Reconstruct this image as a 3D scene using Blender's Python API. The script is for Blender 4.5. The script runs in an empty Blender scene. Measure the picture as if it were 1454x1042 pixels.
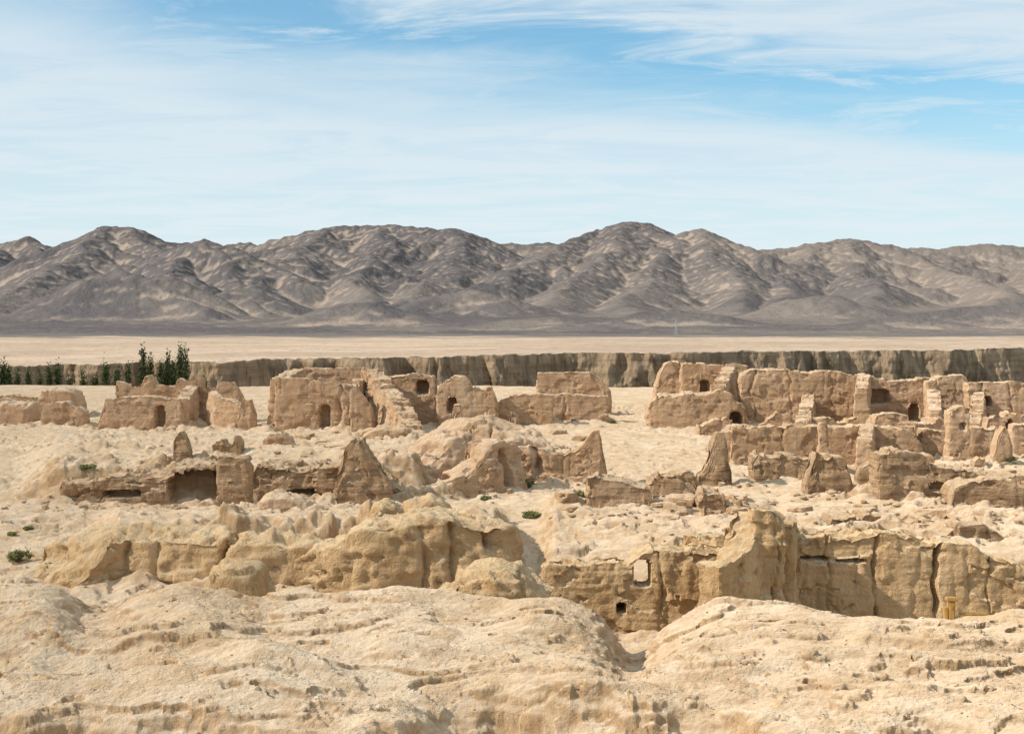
import bpy, math, time
import numpy as np
from mathutils import Vector
T0=time.time()
rng=np.random.RandomState(7)
F=1997.0; CX=727.0; HY=460.0
# ---------------------------------------------------------------- noise
_p=rng.permutation(256); PERM=np.concatenate([_p,_p,_p]).astype(np.int32)
_g=rng.normal(size=(256,3)); GR=(_g/np.linalg.norm(_g,axis=1)[:,None]).astype(np.float32)
def perlin(x,y,z):
    x=np.asarray(x,dtype=np.float32);y=np.asarray(y,dtype=np.float32);z=np.asarray(z,dtype=np.float32)
    x,y,z=np.broadcast_arrays(x,y,z)
    xi=np.floor(x).astype(np.int32);yi=np.floor(y).astype(np.int32);zi=np.floor(z).astype(np.int32)
    xf=x-xi;yf=y-yi;zf=z-zi
    xi&=255;yi&=255;zi&=255
    u=xf*xf*xf*(xf*(xf*6-15)+10);v=yf*yf*yf*(yf*(yf*6-15)+10);w=zf*zf*zf*(zf*(zf*6-15)+10)
    def g(a,b,c):
        h=PERM[PERM[PERM[xi+a]+yi+b]+zi+c]
        gr=GR[h]
        return gr[...,0]*(xf-a)+gr[...,1]*(yf-b)+gr[...,2]*(zf-c)
    x00=g(0,0,0)*(1-u)+g(1,0,0)*u
    x10=g(0,1,0)*(1-u)+g(1,1,0)*u
    x01=g(0,0,1)*(1-u)+g(1,0,1)*u
    x11=g(0,1,1)*(1-u)+g(1,1,1)*u
    return ((x00*(1-v)+x10*v)*(1-w)+(x01*(1-v)+x11*v)*w)*1.6
def fbm(x,y,z,o=4,gain=0.5):
    s=0;a=1.0;f=1.0
    for i in range(o):
        s=s+a*perlin(x*f+i*17.3,y*f+i*5.1,z*f+i*9.7);a*=gain;f*=2.03
    return s
def ridged(x,y,z,o=3,gain=0.5):
    s=0;a=1.0;f=1.0
    for i in range(o):
        s=s+a*(1-np.abs(perlin(x*f+i*7.3,y*f+i*15.1,z*f+i*3.7))*2);a*=gain;f*=2.03
    return s
def ss(a,b,x):
    t=np.clip((x-a)/(b-a),0,1);return t*t*(3-2*t)
def W(px,py,d):
    return np.array([(px-CX)/F*d,d,-(py-HY)/F*d])
# ---------------------------------------------------------------- mesh helper
def new_mesh(name,co,quads,smooth=True,mat=None,attrs=None,origin=None,sharp=None):
    me=bpy.data.meshes.new(name)
    co=np.asarray(co,dtype=np.float32)
    if origin is not None: co=co-np.array(origin,dtype=np.float32)
    k=quads.shape[1]
    me.vertices.add(len(co));me.vertices.foreach_set('co',co.ravel())
    me.loops.add(quads.size);me.loops.foreach_set('vertex_index',quads.astype(np.int32).ravel())
    me.polygons.add(len(quads))
    me.polygons.foreach_set('loop_start',np.arange(0,quads.size,k,dtype=np.int32))
    me.polygons.foreach_set('loop_total',np.full(len(quads),k,dtype=np.int32))
    me.polygons.foreach_set('use_smooth',np.full(len(quads),smooth,dtype=bool))
    me.update(calc_edges=True)
    if sharp: me.set_sharp_from_angle(angle=math.radians(sharp))
    if attrs:
        for an,av in attrs.items():
            a=me.attributes.new(an,'FLOAT','POINT');a.data.foreach_set('value',np.asarray(av,dtype=np.float32).ravel())
    ob=bpy.data.objects.new(name,me);bpy.context.collection.objects.link(ob)
    if origin is not None: ob.location=origin
    if mat: me.materials.append(mat)
    return ob
def gridquads(nr,nc):
    i=np.arange(nr*nc).reshape(nr,nc)
    return np.stack([i[:-1,:-1],i[:-1,1:],i[1:,1:],i[1:,:-1]],-1).reshape(-1,4)
# ---------------------------------------------------------------- materials
def nodes(mat):
    mat.use_nodes=True;nt=mat.node_tree;nt.nodes.clear();return nt
class NB:
    def __init__(s,nt): s.nt=nt
    def n(s,t,**k):
        x=s.nt.nodes.new(t)
        for a,b in k.items():
            setattr(x,a,b)
        return x
    def l(s,a,b): s.nt.links.new(a,b)
    def noise(s,vec,scale,detail=4,rough=0.55,dist=0.0):
        x=s.n('ShaderNodeTexNoise');x.inputs['Scale'].default_value=scale;x.inputs['Detail'].default_value=detail
        x.inputs['Roughness'].default_value=rough;x.inputs['Distortion'].default_value=dist
        s.l(vec,x.inputs['Vector']);return x.outputs['Fac']
    def ramp(s,fac,a,b):
        r=s.n('ShaderNodeMapRange');r.interpolation_type='SMOOTHSTEP'
        s.l(fac,r.inputs['Value']);r.inputs['From Min'].default_value=a;r.inputs['From Max'].default_value=b
        return r.outputs['Result']
    def mix(s,fac,a,b,mode='MIX'):
        m=s.n('ShaderNodeMix',data_type='RGBA',blend_type=mode)
        if isinstance(fac,(int,float)): m.inputs['Factor'].default_value=fac
        else: s.l(fac,m.inputs['Factor'])
        for i,c in ((6,a),(7,b)):
            if isinstance(c,(tuple,list)): m.inputs[i].default_value=(c[0],c[1],c[2],1)
            else: s.l(c,m.inputs[i])
        return m.outputs[2]
    def math(s,op,a,b=None,c=None):
        m=s.n('ShaderNodeMath',operation=op)
        for i,v in enumerate((a,b,c)):
            if v is None: continue
            if isinstance(v,(int,float)): m.inputs[i].default_value=v
            else: s.l(v,m.inputs[i])
        return m.outputs[0]
    def mapping(s,vec,sc):
        m=s.n('ShaderNodeMapping');m.inputs['Scale'].default_value=sc;s.l(vec,m.inputs['Vector']);return m.outputs[0]
def earth(name,wallc,topc,dark,fscale=1.0,bump=0.06,strata=0.5,pebble=0.3,patch=0.5):
    mat=bpy.data.materials.new(name);nt=nodes(mat);b=NB(nt)
    geo=b.n('ShaderNodeNewGeometry');pos=geo.outputs['Position']
    sep=b.n('ShaderNodeSeparateXYZ');b.l(geo.outputs['Normal'],sep.inputs[0])
    n1=b.noise(pos,0.35*fscale,5,0.7);n2=b.noise(pos,1.7*fscale,5,0.68);n3=b.noise(pos,11*fscale,3,0.75)
    st=b.noise(b.mapping(pos,(0.5,0.5,6.0)),1.1*fscale,3,0.65)
    vt=b.noise(b.mapping(pos,(1.0,1.0,0.12)),1.6*fscale,4,0.6)
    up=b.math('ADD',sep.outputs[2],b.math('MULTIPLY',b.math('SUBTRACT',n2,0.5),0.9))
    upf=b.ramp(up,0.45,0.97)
    wc=b.mix(b.ramp(n1,0.35,0.65),wallc,tuple(c*m for c,m in zip(wallc,(0.84,0.79,0.72))))
    wc=b.mix(b.math('MULTIPLY',b.ramp(st,0.50,0.66),strata),wc,dark)
    wc=b.mix(b.math('MULTIPLY',b.ramp(vt,0.54,0.70),0.45),wc,topc)
    wc=b.mix(b.math('MULTIPLY',b.ramp(vt,0.44,0.30),0.3),wc,dark)
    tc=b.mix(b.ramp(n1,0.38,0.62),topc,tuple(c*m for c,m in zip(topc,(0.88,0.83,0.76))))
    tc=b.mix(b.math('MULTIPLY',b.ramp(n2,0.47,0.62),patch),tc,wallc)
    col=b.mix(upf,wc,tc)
    col=b.mix(b.math('MULTIPLY',b.ramp(n3,0.54,0.72),pebble),col,dark)
    col=b.mix(b.math('MULTIPLY',b.ramp(n3,0.42,0.28),0.3),col,tuple(min(1,c*1.15) for c in topc))
    hsum=b.math('ADD',b.math('MULTIPLY',n2,2.4),b.math('MULTIPLY',n3,0.8))
    stw=b.math('MULTIPLY',b.math('ADD',st,vt),b.math('SUBTRACT',1.0,upf))
    hsum=b.math('ADD',hsum,b.math('MULTIPLY',stw,1.2*strata+0.2))
    bp=b.n('ShaderNodeBump');bp.inputs['Distance'].default_value=bump;bp.inputs['Strength'].default_value=1.0;b.l(hsum,bp.inputs['Height'])
    d=b.n('ShaderNodeBsdfDiffuse');d.inputs['Roughness'].default_value=1.0;b.l(col,d.inputs['Color']);b.l(bp.outputs[0],d.inputs['Normal'])
    o=b.n('ShaderNodeOutputMaterial');b.l(d.outputs[0],o.inputs[0])
    return mat
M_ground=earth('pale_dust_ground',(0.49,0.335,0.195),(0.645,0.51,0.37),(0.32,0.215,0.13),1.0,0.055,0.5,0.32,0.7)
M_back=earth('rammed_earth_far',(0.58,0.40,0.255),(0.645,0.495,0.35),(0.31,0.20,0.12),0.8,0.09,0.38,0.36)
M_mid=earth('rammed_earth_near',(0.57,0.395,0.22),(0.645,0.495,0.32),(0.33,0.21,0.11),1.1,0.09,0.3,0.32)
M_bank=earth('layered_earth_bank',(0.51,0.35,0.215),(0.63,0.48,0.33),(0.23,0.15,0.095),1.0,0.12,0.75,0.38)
# ---------------------------------------------------------------- ground
CR=np.array([(-600,840),(-200,835),(0,824),(60,828),(110,864),(165,864),(205,840),(250,828),(320,838),(380,850),(480,840),(560,834),(640,846),(700,852),(780,842),(840,862),(872,895),(890,930),(908,930),(930,908),(965,880),(1010,864),(1130,852),(1300,866),(1454,864),(1800,850),(2200,845)],float)
FE=np.array([(-600,15.4),(0,15.3),(350,15.2),(440,14.7),(540,14.8),(590,15.4),(640,16.2),(720,16.5),(800,16.2),(1000,15.9),(1060,15.4),(1200,14.4),(1500,13.8),(2200,14)],float)
_g1=np.arange(-700,2300,4.0)
def _sm(a,w):
    k=np.hanning(w);k/=k.sum();return np.convolve(np.pad(a,w//2,mode='edge'),k,'same')[w//2:w//2+len(a)]
CRs=_sm(np.interp(_g1,CR[:,0],CR[:,1]),17);FEs=_sm(np.interp(_g1,FE[:,0],FE[:,1]),41)
def zbase(x,d):
    px=CX+F*x/np.maximum(d,1.0)
    z=np.interp(d,[22,30,36,45,54,57,61,84,110,135,200],[-8.3,-8.1,-7.8,-7.3,-7.15,-7.15,-6.95,-6.6,-6.3,-6.2,-6.2])
    e1=57.4+0.4*perlin(x*0.35,3.3,0)
    m=ss(610,585,px)*ss(20,95,px)*ss(e1-0.3,e1+0.8,d)*ss(95,78,d);z=z*(1-m)+m*np.interp(d,[57,75,90],[-5.95,-6.25,-6.5])
    m=ss(120,170,px)*ss(725,700,px)*ss(40.8,42.0,d)*ss(56,50,d);z=z*(1-m)+m*np.interp(d,[40,48,56],[-6.0,-6.3,-7.1])
    m=ss(1090,1120,px)*ss(36.8,38.5,d)*ss(60,50,d);z=z*(1-m)+m*np.interp(d,[37,45,60],[-6.25,-6.5,-7.0])
    m=ss(760,790,px)*ss(1110,1080,px)*ss(41,44,d)*ss(60,52,d);z=z*(1-m)+m*(-6.75)
    m=ss(1230,1250,px)*ss(55.5,56.5,d)*ss(66,62,d);z=z*(1-m)+m*(-6.3)
    z=z+0.16*fbm(x*0.11,d*0.11,1.7,3)*ss(24,40,d)
    dw=d+0.45*fbm(x*0.45,d*0.25,5.5,3)
    pw=px+26*fbm(x*.5,d*.5,31.,3)
    yc=np.interp(pw*ss(860,820,pw)+px*(1-ss(860,820,pw)),_g1,CRs);zc=-(yc-HY)/F*21.0
    top=-4.15+(zc+4.15)*ss(15.5,20.2,d)
    top=top+0.34*np.exp(-((pw-385)/85)**2-((d-17.0)/0.8)**2)
    top=top+0.22*np.exp(-((pw-740)/130)**2-((d-19.0)/0.7)**2)+0.15*np.exp(-((pw-600)/90)**2-((d-17.9)/0.5)**2)
    top=top+0.15*np.exp(-((pw-130)/110)**2-((d-18.2)/0.7)**2)+0.16*np.exp(-((pw-1080)/120)**2-((d-18.8)/0.8)**2)
    top=top+0.16*ss(1180,1240,pw)*ss(18.0,18.3,dw)*ss(20.5,19.2,d)-0.1*ss(930,1010,px)*ss(18.0,17.0,d)
    top=top-0.4*np.exp(-((pw-1335)/42)**2-((d-14.6)/0.35)**2)
    top=top-0.45*np.exp(-((pw-670)/75)**2-((d-15.9)/0.7)**2)
    m=ss(21.2,23.3,dw);zt=top*(1-m)+m*(-8.3)
    z=np.where(d<25.5,zt,z)
    bl=ss(24.5,27.5,d);z=np.where((d>=24.5)&(d<27.5),(-8.3)*(1-bl)+np.interp(d,[22,30],[-8.3,-8.1])*bl,z)
    fe=np.interp(px,_g1,FEs)+0.25*fbm(x*1.0,d*0.5,8.8,4,.55)
    m=ss(fe+.12,fe-0.45,d);z=z-0.5*m*ss(25,20,d)
    m=ss(fe-.4,fe-1.5,d);z=z-0.6*m*ss(25,20,d)
    m=ss(fe-1.5,fe-4,d);z=z-1.6*m*ss(25,20,d)
    ed=140+5*fbm(x*0.05,0,3,3)
    m=ss(ed,ed+14,d);z=z*(1-m)+m*(-28)
    return z
WALLS=[]
def wall(name,pts,thick=0.8,batter=0.2,res=0.085,rough=1.0,seed=0,holes=(),cracks=(),mat=None,jag=0.08,parent=None,cap=0.02,skirt=0.22,low=0.9,soft=0.0):
    rough=0.56*rough**0.7; jag=jag*0.75
    if soft==0: batter*=.7
    P=np.array([W(*p) for p in pts])
    seg=np.linalg.norm(np.diff(P[:,:2],axis=0),axis=1);S=np.concatenate([[0],np.cumsum(seg)]);L=S[-1]
    n=max(10,int(L/res)+1);s=np.linspace(0,L,n)
    X=np.interp(s,S,P[:,0]);Y=np.interp(s,S,P[:,1]);ZT=np.interp(s,S,P[:,2])
    k=np.array([1,2,1.])/4
    def sm(a): return np.convolve(np.pad(a,1,mode='edge'),k,'valid')
    X=sm(X);Y=sm(Y)
    if soft>0: ZT=sm(sm(ZT))
    bt=perlin(s*1.1+0.4*perlin(s*4,seed,1),seed*1.7,4.4)
    ZT=ZT+jag*0.6*fbm(s*1.3,seed*3.1,0.5,5,.6)+jag*1.6*(ss(.0,.04,bt)-.5)*.8-jag*2.0*ss(.42,.45,np.abs(perlin(s*.6,seed*2.9,8)))
    ax=np.gradient(X);ay=np.gradient(Y)
    for _ in range(6): ax=sm(ax);ay=sm(ay)
    ln=np.hypot(ax,ay)+1e-9
    nx=ay/ln;ny=-ax/ln
    PX=CX+F*X/Y;Y0=Y.copy()
    sh=max(0,thick*0.5-0.3)
    X=X-nx*sh;Y=Y-ny*sh
    ZG=zbase(X+nx*thick*.5,Y+ny*thick*.5);ZB=ZG-low
    H=np.maximum(ZT-ZB,0.25)
    er=min(0.25+soft*thick*.6,L*0.25)
    e=np.clip(np.minimum(s,L-s)/er,0,1);ef=np.sqrt(np.clip(1-(1-e)**2,0.0,1))
    nf=max(8,int(H.max()/res)+1);nt=max(5,int(thick/res)+1)
    t=np.linspace(0,1,nf);o=np.linspace(1,-1,nt+2)[1:-1]
    rr=np.minimum(cap+soft*.3,H*0.3)
    hv=np.concatenate([t,np.ones(nt),t[::-1]]);ov=np.concatenate([np.ones(nf),o,-np.ones(nf)])
    nv=len(hv)
    Zr=ZB[None,:]+hv[:,None]*(H-rr)[None,:]
    capm=np.zeros(nv);capm[nf:nf+nt]=1-np.abs(o)**3
    Zr=Zr+capm[:,None]*rr[None,:]
    hw=thick*0.5*(1+batter*(1-hv)[:,None]*H[None,:]/max(1.0,thick))*(0.88-.7*soft+(0.12+.7*soft)*ef)[None,:]
    vary=1+(0.08+.2*soft)*perlin(s*0.5,seed+.5,2.2)[None,:]
    OFF=ov[:,None]*hw*vary
    co=np.stack([X[None,:]+nx[None,:]*OFF,Y[None,:]+ny[None,:]*OFF,Zr],-1)
    for it in range(int(soft*4)):
        c2=co.copy();c2[1:-1]=(co[:-2]+2*co[1:-1]+co[2:])/4;co=c2
    du=np.gradient(co,axis=1);dv=np.gradient(co,axis=0)
    N=np.cross(du,dv);N/= (np.linalg.norm(N,axis=2,keepdims=True)+1e-9)
    if (N[nf//2,:,0]*nx+N[nf//2,:,1]*ny).mean()<0: N=-N
    x,y,z=co[...,0],co[...,1],co[...,2];sd=seed*13.37
    disp=(0.04+.25*soft)*fbm(x*0.7+sd,y*0.7,z*0.7,3)
    disp+=0.055*fbm(x*1.9+sd,y*1.9,z*1.4,4,.6)+0.035*fbm(x*6+sd,y*6,z*5,2)
    disp+=0.05*fbm(x*0.5,y*0.5,z*4.5+0.3*perlin(x,y,z)+sd,3,.6)
    fl=ridged(x*1.3+sd,y*1.3,z*0.2,3);disp-=0.17*np.clip(fl-1.15,0,1)
    pl=fbm(x*0.6+sd,y*0.6,z*0.9,4,.6);disp-=0.15*ss(0.10,0.13,pl)
    disp-=0.10*ss(0.45,0.55,fbm(x*1.2+sd,y*1.2,z*1.0+5,3))
    edge_=ss(0.35,0.0,np.abs(z-(ZT[None,:])));disp-=0.20*edge_*np.clip(fbm(x*1.5+sd,y*1.5,z*1.5,3,.6)-.15,0,1)
    disp*=rough
    zg=z-ZG[None,:]
    disp-=0.20*rough*ss(0.6,0.0,zg)*ss(-0.3,0.15,zg)*(0.4+0.9*perlin(x*0.6,y*0.6,sd))
    lim=0.4*thick*(0.5+0.5*ef)[None,:];disp=np.clip(disp,-lim,0.5*thick+0.1)
    co=co+N*disp[...,None]
    fr=(ov>0.99)
    for c in cracks:
        cx,wpx,dep=c
        wob=7*fbm(co[...,2]*0.8,cx,0,3)
        g=0.6*dep*np.exp(-((PX[None,:]+wob-cx)/(wpx*.8))**2)*fr[:,None]*(.3+.7*ss(-.3,.2,perlin(co[...,2]*1.1,cx,5)))
        co[...,0]-=nx[None,:]*g;co[...,1]-=ny[None,:]*g
    dele=np.zeros(co.shape[:2],bool)
    for h in holes:
        hx,hy,hwp,hhp,dep=h[:5];thr=len(h)>5 and h[5]
        hz=-(hy-HY)/F*Y0;hh=hhp/F*Y0
        pw=5.5
        dzv=(Zr-hz[None,:])/hh[None,:]
        wfac=1-0.18*ss(0.4,1.0,dzv)
        r=(np.abs((PX[None,:]-hx)/(hwp*wfac))**pw+np.abs(dzv)**pw)**(1/pw)
        r=r+0.08*fbm(x*1.5,z*1.5,sd,3)
        mk=ss(1.06,0.95,r)
        if thr:
            tgt=np.stack([np.broadcast_to(X,r.shape),np.broadcast_to(Y,r.shape)],-1)
            side=np.abs(ov)>0.99
            mk=mk*side[:,None]
            co[...,0:2]=co[...,0:2]*(1-mk[...,None])+tgt*mk[...,None]
            dele|=(mk>0.98)
        else:
            g=dep*mk*fr[:,None];co[...,0]-=nx[None,:]*g;co[...,1]-=ny[None,:]*g
    nr,nc=nv,n
    q=gridquads(nr,nc)
    if dele.any():
        dl=dele.ravel();q=q[~dl[q].all(axis=1)]
    flat=[co.reshape(-1,3)];q=[q[:,::-1]];off=nr*nc
    for col,sg in ((0,-1),(nc-1,1)):
        A=co[:nf,col];Bk=co[nf+nt:,col][::-1];w_=np.linspace(0,1,nt+2)[None,:,None]
        G=A[:,None,:]*(1-w_)+Bk[:,None,:]*w_
        G[-1]=co[nf-1:nf+nt+1,col]
        bl=(np.sin(np.pi*np.linspace(0,1,nt+2))**.5)[None,:]*np.minimum(1,(nf-1-np.arange(nf))/3.)[:,None]
        dz_=(0.04+.25*soft*thick*.5+0.14*fbm(G[...,0]*1.5,G[...,1]*1.5,G[...,2]*1.5,4,.6)*rough)*bl
        tx,ty=(ax[col]/ln[col]*sg,ay[col]/ln[col]*sg)
        G[...,0]+=tx*dz_;G[...,1]+=ty*dz_
        gq=gridquads(nf,nt+2)+off
        q.append(gq[:,::-1] if sg<0 else gq);flat.append(G.reshape(-1,3));off+=nf*(nt+2)
    flat=np.concatenate(flat);q=np.concatenate(q)
    org=(float(X.mean()),float(Y.mean()),float(ZG.mean()))
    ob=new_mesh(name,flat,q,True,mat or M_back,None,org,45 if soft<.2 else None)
    if parent is not None:
        ob.parent=parent;ob.location=Vector(org)-parent.location
    WALLS.append((X[::max(1,n//30)],Y[::max(1,n//30)],thick*0.5+0.05,skirt))
    return ob
def empty(name,px,d):
    e=bpy.data.objects.new(name,None);bpy.context.collection.objects.link(e)
    x=(px-CX)/F*d;e.location=(x,d,float(zbase(np.array([x]),np.array([float(d)]))[0]));e.empty_display_size=0.5;return e
def L(d,*pp): return [(a,b,d) for a,b in pp]
B='adobe_wall'
# ---- back row
wall('eroded_earth_block',L(92,(-40,578),(-20,572),(15,569),(48,574),(54,590)),2.0,seed=1,soft=.5)
wall(B,L(95,(-30,570),(10,566),(30,572),(52,574)),1.0,seed=101,jag=.12,holes=[(20,582,5,8,.7)])
wall('eroded_earth_block',L(98,(52,562),(60,553),(104,552),(110,560),(113,578)),2.4,seed=2,soft=.3)
wall(B,L(90,(60,582),(64,572),(100,570),(124,584)),1.0,seed=102,jag=.12)
e=empty('ruined_adobe_house',230,92)
wall('front_wall',L(88,(140,600),(144,586),(152,566),(200,561),(256,565),(264,600)),0.95,seed=3,holes=[(228,594,7,18,1.05)],parent=e,jag=.05)
wall('rear_wall',L(95,(165,548),(167,539),(182,543),(184,548),(202,546),(205,536),(212,532),(219,540),(222,547),(250,548),(252,537),(288,535),(290,548),(312,549),(314,541),(330,542),(338,550),(346,572),(362,590)),1.1,seed=4,parent=e,jag=.05)
wall('side_wall',[(262,566,88),(268,556,91),(276,545,95)],0.8,seed=5,parent=e)
wall('inner_wall',[(300,552,90),(310,558,88),(345,572,87)],0.7,seed=501,parent=e,jag=.2)
wall('eroded_earth_block',L(86,(338,586),(343,567),(356,566),(364,588)),0.9,seed=6)
e=empty('ruined_adobe_house',480,90)
wall('front_wall',L(85,(390,540),(392,535),(440,537),(484,545),(500,547)),1.0,seed=7,holes=[(462,592,8,17,0.8)],parent=e,jag=.03,batter=.12,cracks=[(483,3,.5)])
wall('side_wall',[(396,537,86),(412,530,89),(427,523,93)],0.9,seed=8,parent=e,jag=.05)
wall('rear_wall',L(94,(422,526),(426,521),(470,523),(515,521),(528,527)),0.9,seed=9,parent=e,jag=.04)
wall('collapsed_wall',[(519,522,93),(528,527,91),(540,545,88),(552,556,85),(562,566,83),(574,592,80),(588,622,77)],1.1,seed=10,parent=e,batter=.5,jag=.2,rough=1.4)
wall('inner_wall',L(83.5,(497,550),(506,549),(512,560),(527,572),(534,600)),1.0,seed=11,parent=e,jag=.2)
wall('inner_wall',[(486,546,85.3),(500,548,88),(515,535,92)],.8,seed=111,parent=e,jag=.15)
wall('eroded_earth_block',L(77,(508,628),(518,612),(545,602),(556,606),(576,604),(592,624),(602,650)),2.2,batter=.6,seed=12,soft=.4,jag=.15,rough=1.4)
e=empty('ruined_adobe_house',640,92)
wall('front_wall',L(92,(538,548),(545,536),(556,533),(600,530),(618,535),(622,560)),1.6,seed=13,holes=[(600,550,9,10,1.3),(566,579,8,12,1.3)],parent=e,jag=.08)
wall('broken_wall',L(90,(620,555),(624,542),(638,541),(645,532),(662,533),(672,545),(698,551),(708,575)),1.0,seed=14,holes=[(642,575,7,11,1.1)],parent=e,jag=.15)
wall('low_wall',L(91,(655,572),(700,569),(720,562),(765,557),(785,560)),0.9,seed=15,parent=e,jag=.1)
wall('eroded_earth_block',L(78,(636,608),(645,573),(655,572),(660,608)),0.7,seed=16,jag=.12)
e=empty('ruined_adobe_house',815,97)
wall('rear_wall',L(100,(762,535),(764,529),(800,528),(838,527),(852,536),(868,556)),1.3,seed=17,parent=e,jag=.03)
wall('front_wall',L(93,(764,562),(800,559),(864,563)),0.9,seed=18,parent=e,jag=.05,cracks=[(800,2,.3)])
e=empty('ruined_adobe_house',1000,93)
wall('tower',L(97,(930,550),(940,520),(948,511),(960,511),(970,520),(976,540)),2.2,seed=20,parent=e,jag=.12,soft=.1)
wall('rear_wall',L(96,(966,520),(968,514),(1000,516),(1004,519),(1020,519),(1040,516),(1062,520)),1.0,seed=21,holes=[(1000,550,7,10,1.1)],parent=e,jag=.1)
wall('front_wall',L(88,(918,582),(926,564),(940,557),(980,559),(1018,552),(1040,560),(1056,572),(1062,592)),1.5,seed=22,holes=[(1044,598,9,13,1.6)],parent=e,jag=.15,soft=.2,rough=1.2)
wall('side_wall',[(1022,552,88),(1030,535,92),(1040,520,96)],.9,seed=221,parent=e,jag=.15)
wall(B,L(90.5,(1050,530),(1064,524),(1120,523),(1122,527),(1180,526),(1229,530)),1.1,seed=23,jag=.05,batter=.1,cracks=[(1068,2,.4),(1120,2,.3),(1180,2,.2)])
wall(B,L(90,(1226,531),(1258,538),(1320,536)),1.1,seed=24,jag=.06,holes=[(1246,563,16,10,1.0),(1296,585,7,12,.9)],cracks=[(1228,3,.5)],batter=.1)
wall(B,[(1226,548,85),(1228,536,88),(1229,531,90)],.8,seed=241,jag=.1)
wall('adobe_pillar',L(87,(1314,541),(1316,540),(1328,540),(1330,544)),0.8,seed=25,batter=.08)
wall(B,[(1330,580,82),(1328,552,86),(1326,540,90)],.8,seed=251,jag=.15)
wall(B,L(92,(1322,538),(1335,534),(1370,532),(1376,545)),1.2,seed=26,jag=.1)
wall(B,L(88,(1372,546),(1374,543),(1400,543),(1440,541),(1500,546),(1560,540),(1640,548)),1.2,seed=27,jag=.06,cracks=[(1392,3,.4),(1432,2,.3)],holes=[(1398,570,8,7,.9)],batter=.1)
wall(B,[(1385,600,80),(1390,578,84),(1392,552,88)],.8,seed=271,jag=.2)
wall(B,[(1236,592,84),(1262,598,80),(1330,596,82),(1380,600,82)],1.2,seed=28,batter=.4,jag=.25)
wall(B,L(112,(-60,566),(20,560),(60,566)),1.5,seed=29)
wall(B,L(79,(1078,600),(1095,596),(1100,585),(1120,583),(1125,592),(1160,596),(1220,594)),1.1,seed=290,jag=.2)
wall(B,L(84,(990,606),(1012,592),(1030,594),(1052,606)),1.2,seed=291,jag=.2)
wall(B,[(1142,600,74),(1146,585,82),(1150,560,90)],.8,seed=292,jag=.2)
wall(B,L(78,(1236,612),(1240,590),(1262,586),(1288,590),(1292,604)),.9,seed=293,jag=.12)
wall(B,L(76,(1396,612),(1400,586),(1428,584),(1452,590)),.9,seed=294,jag=.12,holes=[(1432,606,5,10,.8)])
# ---- second row, right
wall(B,L(68,(1036,622),(1038,607),(1060,605),(1100,602),(1165,601),(1167,606),(1240,602),(1262,604),(1288,609),(1309,626)),1.1,seed=30,jag=.06,cracks=[(1112,2,.4),(1165,2,.4),(1232,3,.5)],rough=1.1,batter=.1,holes=[(1265,652,7,13,.9)])
wall(B,[(1038,609,68),(1046,604,72),(1052,606,76)],.8,seed=301,jag=.2)
wall(B,[(1229,625,64),(1232,612,66),(1232,602,68)],.7,seed=302,jag=.12)
wall(B,[(1290,609,68),(1292,604,72),(1296,600,77)],.8,seed=303,jag=.2)
wall('adobe_pillar',L(66,(1161,600),(1162,599),(1174,600),(1176,602)),0.5,seed=31,jag=.03,batter=.08)
wall(B,L(63,(1066,660),(1068,648),(1074,641),(1100,640),(1142,646),(1198,648),(1204,674)),1.3,seed=32,jag=.12,mat=M_bank,rough=1.2,batter=.12)
wall('eroded_earth_block',L(57.5,(1142,695),(1144,672),(1150,665),(1156,642),(1170,647),(1182,640),(1190,662),(1204,668),(1210,700)),1.1,seed=33,jag=.2,mat=M_bank,rough=1.3)
wall('adobe_pillar',L(66,(1345,582),(1348,578),(1354,575),(1366,574),(1374,580),(1376,586)),0.95,seed=34,batter=.06,jag=.04,holes=[(1366,605,4,5,.3)])
wall(B,L(70,(1305,622),(1308,609),(1346,612)),1.0,seed=35,jag=.12)
wall(B,L(70,(1374,612),(1376,603),(1412,606)),1.0,seed=36,jag=.1)
wall('gabled_wall_stub',L(68,(1408,645),(1416,615),(1422,603),(1428,604),(1437,645)),0.8,seed=37,jag=.05)
wall(B,L(72,(1434,610),(1436,603),(1520,600),(1600,612)),1.0,seed=38)
wall('eroded_earth_block',L(62,(1378,660),(1380,650),(1388,643),(1396,650),(1400,660)),0.8,seed=39,jag=.15)
wall(B,L(64,(1305,650),(1318,645),(1330,655),(1350,652),(1378,662)),1.2,seed=391,jag=.2)
wall(B,L(60,(1215,676),(1220,664),(1250,655),(1262,662)),1.0,seed=392,jag=.2,mat=M_bank)
wall(B,L(55.5,(1243,658),(1245,642),(1282,638),(1312,643),(1318,660),(1370,669),(1400,668),(1454,676),(1560,684)),1.5,seed=40,jag=.14,mat=M_bank,holes=[(1340,690,22,6,.45)],rough=1.3,batter=.1)
wall(B,L(51,(1345,720),(1350,695),(1380,684),(1410,680),(1460,688),(1560,700)),1.6,seed=41,jag=.18,mat=M_bank,batter=.3,rough=1.3)
wall('eroded_earth_block',L(56,(1254,645),(1256,636),(1300,640),(1306,650)),0.9,seed=42,jag=.12,mat=M_bank)
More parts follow.
